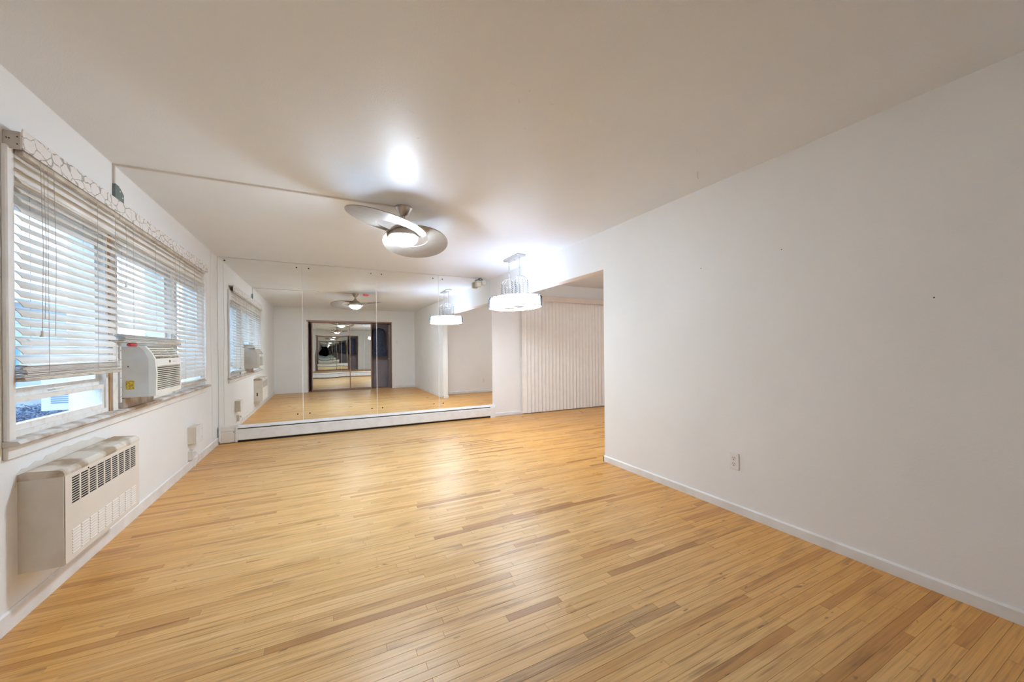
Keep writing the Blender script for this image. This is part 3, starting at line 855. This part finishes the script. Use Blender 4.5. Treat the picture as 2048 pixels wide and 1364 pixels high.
for j in range(len(per)):
    a, b = per[j], per[(j+1) % len(per)]
    fm.f.append((vid(*a, 0), vid(*b, 0), vid(*b, 1), vid(*a, 1)))
me = bpy.data.meshes.new('front_panel'); me.from_pydata(fm.v, [], fm.f); me.update(); me.materials.append(M['heater_front'])
fp = bpy.data.objects.new('front_panel', me); col.objects.link(fp); fp.parent = gh
MB().box(GX-0.03, GX-0.028, 0.006, gl-0.006, 0.01, gz-0.036).build('slot_shade_sheet', M['dark'], gh)  # near-black sheet stands in for the shaded inside behind the slots
# pressed louvers low on the front
lm = MB()
for k in range(ncol):
    a = 0.05+k*cw+0.006; b = a+cw-0.012
    for r in range(9):
        z = 0.030+r*0.0135
        lm.prism([(xf-0.001, z), (xf+0.0032, z+0.001), (xf-0.001, z+0.0085)], 1, a, b)
lo = lm.build('pressed_louvers', M['heater_front'], fp); lo['kind'] = 'stuff'
MB().cbox(0.05, 0.068, gl+0.003, gl+0.012, 0.11, 0.17, 0.003).build('side_knob', M['dark'], gh)
MB().tube([(xf, gl*0.25, gz-0.047), (xf+0.002, gl*0.25, gz-0.047)], 0.004, 8).build('screw', M['dark'], fp)
# loose paint skin left on the wall over the heater
m = MB()
pts = [(2.475, 0.60), (2.485, 0.655), (2.52, 0.672), (2.56, 0.668), (2.61, 0.684), (2.66, 0.676), (2.69, 0.692), (2.76, 0.690), (2.83, 0.702), (2.90, 0.694), (2.99, 0.699), (3.07, 0.688), (3.13, 0.692), (3.2, 0.672), (3.24, 0.66), (3.24, 0.64), (2.49, 0.64)]
m.prism([(a, b) for a, b in pts], 0, -0.001, 0.0022)
o = m.build('paint_patch', M['heater_side'], wall_left)

# ================================================================== LEFT WALL BOX AND OUTLET
e = tag(empty('utility_box', (0, 4.83, 0.262)), 'beige metal utility box low on the window wall near the mirror corner', 'box')
MB().cbox(0.0, 0.066, 0.0, 0.208, 0.0, 0.17, 0.003).build('box_body', M['box_side'], e)
lid = MB().cbox(0.066, 0.077, -0.003, 0.211, -0.003, 0.173, 0.003).build('box_lid', M['trim'], e)
for (yy, zz) in ((0.16, 0.13), (0.16, 0.04)):
    MB().tube([(0.077, yy, zz), (0.079, yy, zz)], 0.006, 8).build('lid_screw', M['raceway'], lid)
MB().tube([(0.03, 0.03, 0.172), (0.012, 0.01, 0.172), (0.006, 0.006, 0.168)], 0.0015, 5).build('wire_stub', M['raceway'], e)
e = tag(empty('wall_outlet', (0, 4.835, 0.10)), 'surface mounted outlet box with plug under the beige utility box', 'outlet')
MB().cbox(0.0, 0.034, 0.0, 0.075, 0.0, 0.092, 0.003).build('surface_box', M['raceway'], e)
MB().cbox(0.034, 0.037, -0.002, 0.077, -0.002, 0.094, 0.001).build('face_plate', M['plate'], e)
MB().cbox(0.037, 0.062, 0.02, 0.05, 0.052, 0.078, 0.004).build('plug', M['receptacle'], e)
MB().tube([(0.060, 0.035, 0.064), (0.075, 0.05, 0.045), (0.070, 0.08, 0.0), (0.045, 0.085, -0.06), (0.04, 0.06, -0.085)], 0.003, 6).build('cord', M['plate'], e, True)

# thin cable down the window wall beside the mirrors
m = MB().tube([(0.004, 5.74, 2.42), (0.004, 5.735, 2.1), (0.004, 5.70, 1.6), (0.004, 5.74, 1.0), (0.004, 5.75, 0.35), (0.004, 5.74, 0.10)], 0.0022, 5)
tag(m.build('wall_cable', M['plate'], smooth=True), 'thin white cable hanging down the window wall beside the mirrors', 'cable')

# ================================================================== RIGHT WALL OUTLET and others
def outlet(name, loc, rz, label):
    e = tag(empty(name, loc, rz), label, 'outlet')     # faces local -y
    MB().cbox(-0.037, 0.037, -0.007, 0.0, 0.0, 0.122, 0.003).build('face_plate', M['plate'], e)
    for zc_ in (0.040, 0.082):
        rc = MB().lathe([(0.0165, 0.0), (0.0165, 0.0022), (0.0, 0.0022)], (0, 0, 0), 18).build('receptacle', M['receptacle'], e)
        rc.location = (0, -0.0068, zc_); rc.rotation_euler = (R(90), 0, 0)
        hm = MB().box(-0.0075, -0.0050, 0.001, 0.009, 0.0018, 0.0030).box(0.0050, 0.0075, 0.001, 0.008, 0.0018, 0.0030)
        hm.lathe([(0.0, 0.0018), (0.003, 0.0018), (0.003, 0.003), (0.0, 0.003)], (0, -0.008, 0), 10)
        hm.build('slots', M['black'], rc)
    MB().lathe([(0.0, 0.0), (0.003, 0.0), (0.003, 0.001), (0.0, 0.001)], (0, 0, 0), 10).build('screw', M['steel'], e).location = (0, -0.0075, 0.061)
    return e
outlet('wall_outlet', (W, 1.684, 0.310), R(-90), 'white duplex wall outlet low on the plain right wall')
outlet('wall_outlet', (5.25, YA, 0.27), R(180), 'wall outlet low in the adjoining room, seen in the mirror')
e = tag(empty('light_switch', (3.33, YB, 1.40), R(180)), 'white light switch beside the closet, seen in the mirror', 'switch')
MB().cbox(-0.036, 0.036, -0.007, 0.0, 0.0, 0.118, 0.003).build('face_plate', M['plate'], e)
MB().prism([(-0.006, 0.045), (-0.017, 0.058), (-0.006, 0.072)], 0, -0.005, 0.005).build('toggle', M['plate'], e)

# ceiling hook
e = tag(empty('ceiling_hook', (3.60, 1.75, H)), 'small metal hook hanging from the ceiling by the right wall', 'hook')
MB().lathe([(0.0, -0.003), (0.009, -0.002), (0.010, 0.0)], (0, 0, 0), 12).build('hook_base', M['trim'], e)
MB().tube([(0, 0, 0), (0, 0, -0.035), (0.003, 0, -0.045), (0.008, 0, -0.047), (0.011, 0, -0.041)], 0.0016, 6).build('hook_wire', M['steel'], e, True)

# motion sensor in the corner over the mirror
e = tag(empty('motion_sensor', (3.66, D, 2.34)), 'aged white motion sensor on a bracket at the top right of the mirrors', 'sensor')
MB().cbox(-0.095, 0.005, -0.125, -0.050, -0.070, 0.040, 0.014).build('sensor_body', M['sensor'], e)
MB().cbox(-0.085, -0.005, -0.129, -0.120, -0.058, 0.000, 0.003).build('sensor_lens', M['tassel'], e)
MB().cbox(0.035, 0.110, -0.075, -0.009, -0.010, 0.058, 0.008).build('bracket_head', M['plate'], e)
MB().tube([(-0.045, -0.085, 0.035), (-0.03, -0.075, 0.075), (0.02, -0.055, 0.085), (0.07, -0.04, 0.055)], 0.010, 8).build('swivel_arm', M['greybracket'], e, True)
MB().tube([(0.0, -0.075, -0.015), (0.06, -0.04, -0.008)], 0.016, 8).build('arm', M['sensor'], e, True)
MB().box(0.04, 0.12, -0.0092, -0.0085, -0.03, 0.085).build('mounting_plate', M['plate'], e)

# ================================================================== VERTICAL BLINDS in the adjoining room
vb = tag(empty('vertical_blind', (4.48, D-0.06, 0)), 'beige vertical vane blind covering the far wall of the adjoining room', 'vertical blind')
MB().cbox(-0.02, 2.80, -0.045, -0.03, 2.092, 2.188, 0.003).build('valance', M['vane_rail'], vb)
MB().box(-0.01, 2.79, -0.03, 0.05, 2.12, 2.15).build('track', M['rail'], vb)
vp = []
for j in range(9):
    t = -1+2*j/8
    vp.append((t*0.0445, 0.007*(1-t*t)))
vp2 = [(a, b-0.0012) for a, b in reversed(vp)]
vane = MB().prism(vp+vp2, 2, 0.018, 2.115).mesh('vane', M['vane'])
for k in range(34):
    inst('vane', vane, vb, (0.045+k*0.079, 0.0, rng.uniform(-0.003, 0.002)), (0, 0, R(-20+rng.uniform(-3.5, 3.5))))
MB().tube([(-0.028, -0.02, 2.10), (-0.028, -0.02, 1.05)], 0.004, 6).build('wand', M['cord'], vb)

# unseen flush ceiling lamp, added because the adjoining room is clearly lit
e = tag(empty('unseen_ceiling_lamp', (5.75, 4.1, H)), 'unseen flush round ceiling lamp added to light the adjoining room', 'ceiling lamp')
MB().lathe([(0.17, 0.0), (0.17, -0.02), (0.155, -0.03), (0.0, -0.03)], (0, 0, 0), 32).build('lamp_base', M['nickel'], e, True)
M['adjlight'] = emit('lit_lamp_glass', (0.86, 0.94, 1.0), 38.0)
MB().lathe([(0.15, -0.03)] + [(0.15*math.cos(R(a)), -0.03-0.06*math.sin(R(a))) for a in (15, 30, 45, 60, 75)] + [(0.0, -0.09)], (0, 0, 0), 32).build('lamp_glass', M['adjlight'], e, True)

# ================================================================== CLOSET behind the camera (seen in the mirrors)
fr = struct(empty('trim_4', (0, YB, 0)))
MB().box(CX0, CX0+0.03, -T, 0.006, 0, CZ1).build('jamb', M['trim'], fr)
MB().box(CX1-0.018, CX1, -T, 0.006, 0, CZ1).build('jamb', M['bronze'], fr)
MB().box(CX0, CX1, -T, 0.010, CZ1-0.045, CZ1).build('top_track', M['bronze'], fr)
MB().box(CX0+0.03, CX1-0.018, -T+0.01, -0.005, 0, 0.018).build('bottom_track', M['bronze'], fr)
MB().box(CX0+0.03, CX0+0.05, -0.10, -0.002, 0, CZ1-0.045).build('jamb', M['bronze'], fr)
def closet_door(x0, x1, yc, label):
    e = tag(empty('closet_door', ((x0+x1)/2, YB+yc, 0.02)), label, 'sliding door', 'mirrored closet doors')
    hw = (x1-x0)/2; hz = CZ1-0.055-0.02
    for s in (-1, 1):
        MB().cbox(min(s*hw, s*(hw-0.028)), max(s*hw, s*(hw-0.028)), -0.014, 0.014, 0, hz, 0.003).build('stile', M['bronze'], e)
    MB().cbox(-hw+0.028, hw-0.028, -0.014, 0.014, 0, 0.045, 0.003).build('bottom_rail', M['bronze'], e)
    MB().cbox(-hw+0.028, hw-0.028, -0.014, 0.014, hz-0.03, hz, 0.003).build('top_rail', M['bronze'], e)
    MB().box(-hw+0.027, hw-0.027, -0.003, 0.003, 0.044, hz-0.029).build('mirror_pane', M['door_mirror'], e)
    return e
closet_door(0.925, 1.965, -0.03, 'bronze framed mirrored closet door on the window side, in front')
closet_door(1.545, 2.575, -0.075, 'bronze framed mirrored closet door pushed behind the other one')
# closet contents in the open part
e = tag(empty('hanging_garment', (2.84, YB-0.45, 0)), 'navy sequined garment hanging in the open end of the closet', 'garment')
gm = MB()
rows = [(1.92, 0.03, 0.015), (1.88, 0.14, 0.04), (1.80, 0.19, 0.06), (1.5, 0.17, 0.07), (1.2, 0.20, 0.09), (1.0, 0.23, 0.11)]
NG = 20
for (z, rx, ry) in rows:
    for k in range(NG):
        a = 2*math.pi*k/NG; wob = 1+0.12*math.sin(5*a)*(1 if z < 1.7 else 0)
        gm.v.append((rx*wob*math.cos(a), ry*wob*math.sin(a), z))
for q in range(len(rows)-1):
    for k in range(NG):
        gm.f.append((q*NG+k, q*NG+(k+1) % NG, (q+1)*NG+(k+1) % NG, (q+1)*NG+k))
gm.build('cloth', M['navy'], e, True)
MB().tube([(-0.14, 0, 1.885), (0, 0, 1.935), (0.14, 0, 1.885)], 0.006, 6).build('hanger', M['steel'], e)
MB().tube([(0, 0, 1.935), (0, 0, 1.975), (0.02, 0, 1.995), (0.0, 0, 2.012), (-0.02, 0, 1.998)], 0.0025, 6).build('hanger_hook', M['steel'], e)
m = MB().tube([(0.1, YB-0.45, 2.035), (3.5, YB-0.45, 2.035)], 0.014, 10)
tag(m.build('closet_rod', M['steel']), 'metal hanging rod inside the dark closet', 'rod')
e = tag(empty('storage_board', (3.14, YB-0.34, 0)), 'pinkish upright board with white knob at the open end of the closet', 'panel')
MB().box(-0.015, 0.0, -0.2, 0.2, 0.0, 2.02).build('board', M['pinkpanel'], e)
for zz in (0.92, 1.75):
    MB().lathe([(0.0, 0.03), (0.018, 0.024), (0.02, 0.012), (0.008, 0.0), (0.0, 0.0)], (0, 0, 0), 14).build('knob', M['plate'], e).location = (-0.015, 0.05, zz)
for c_ in e.children:
    if c_.name.startswith('knob'): c_.rotation_euler = (0, R(-90), 0)

# ================================================================== OUTDOORS beyond the near window
struct(MB().box(-14, -0.195, -6, 18, -0.45, -0.35).build('ground', M['ground']))
nh = tag(empty('neighbour_house', (-6.5, 9.0, -0.35)), 'pale blue-grey clapboard house beyond the window blinds', 'house')
MB().box(-0.3, 0.0, -9, 9, 0, 3.0).build('wall', M['siding'], nh)
sb = MB().prism([(0.0, 0.0), (0.022, 0.002), (0.006, 0.20), (0.0, 0.20)], 1, -9, 9).mesh('siding_board', M['siding'])
for k in range(15): inst('siding_board', sb, nh, (0, 0, k*0.2))
for (yy, zz, ww, hh) in ((-3.4, 1.1, 1.0, 1.4), (0.9, 1.0, 0.9, 1.5), (3.4, 1.1, 1.0, 1.4)):
    wf = ring(MB(), 0.02, 0.07, yy-0.08, yy+ww+0.08, zz-0.08, zz+hh+0.08, 0.08).build('window_frame', M['extbox'], nh)
    MB().box(0.02, 0.03, yy, yy+ww, zz, zz+hh).build('pane', M['extdark'], wf)
MB().prism([(0.35, 2.96), (0.35, 3.06), (-3, 3.9), (-3, 3.75)], 1, -9.3, 9.3).build('roof', M['extdark'], nh)
m = MB().tube([(-1.45, 5.02, -0.35), (-1.55, 5.50, 0.55), (-1.64, 5.82, 1.25)], 0.035, 8)
tag(m.build('leaning_pole', M['extblue'], smooth=True), 'blue pole leaning outside the near window', 'pole')
hd = MB(); hr = random.Random(5)
for k in range(26000):
    x, y, z = hr.uniform(-1.30, -0.80), hr.uniform(3.6, 6.9), 0
    top = 0.73+0.02*math.sin(y*3.1)+0.02*math.sin(y*11)-abs(x+1.1)*0.25
    z = -0.35+(top+0.35)*hr.random()**0.5
    s = hr.uniform(0.008, 0.020); a = hr.uniform(0, 6.28); b = hr.uniform(-1, 1)
    i = len(hd.v)
    ux, uy = math.cos(a)*s, math.sin(a)*s
    hd.v += [(x-ux, y-uy, z), (x+uy*0.35, y-ux*0.35, z+b*s), (x+ux, y+uy, z+s*0.4), (x-uy*0.35, y+ux*0.35, z+b*s+0.01)]
    hd.f.append((i, i+1, i+2, i+3))
me = bpy.data.meshes.new('hedge_leaves'); me.from_pydata(hd.v, [], hd.f); me.update(); me.materials.append(M['leaf'])
e = tag(empty('hedge', (0, 0, 0)), 'low bluish hedge outside the near window', 'hedge')
o = bpy.data.objects.new('leaves', me); col.objects.link(o); o.parent = e; o['kind'] = 'stuff'
m = MB()
for k in range(12):
    yy = 3.8+k*0.26
    m.tube([(-1.1, yy, -0.36), (-1.1, yy+0.03, 0.25)], 0.012, 5)
m.build('stems', M['brown_wood'], e)
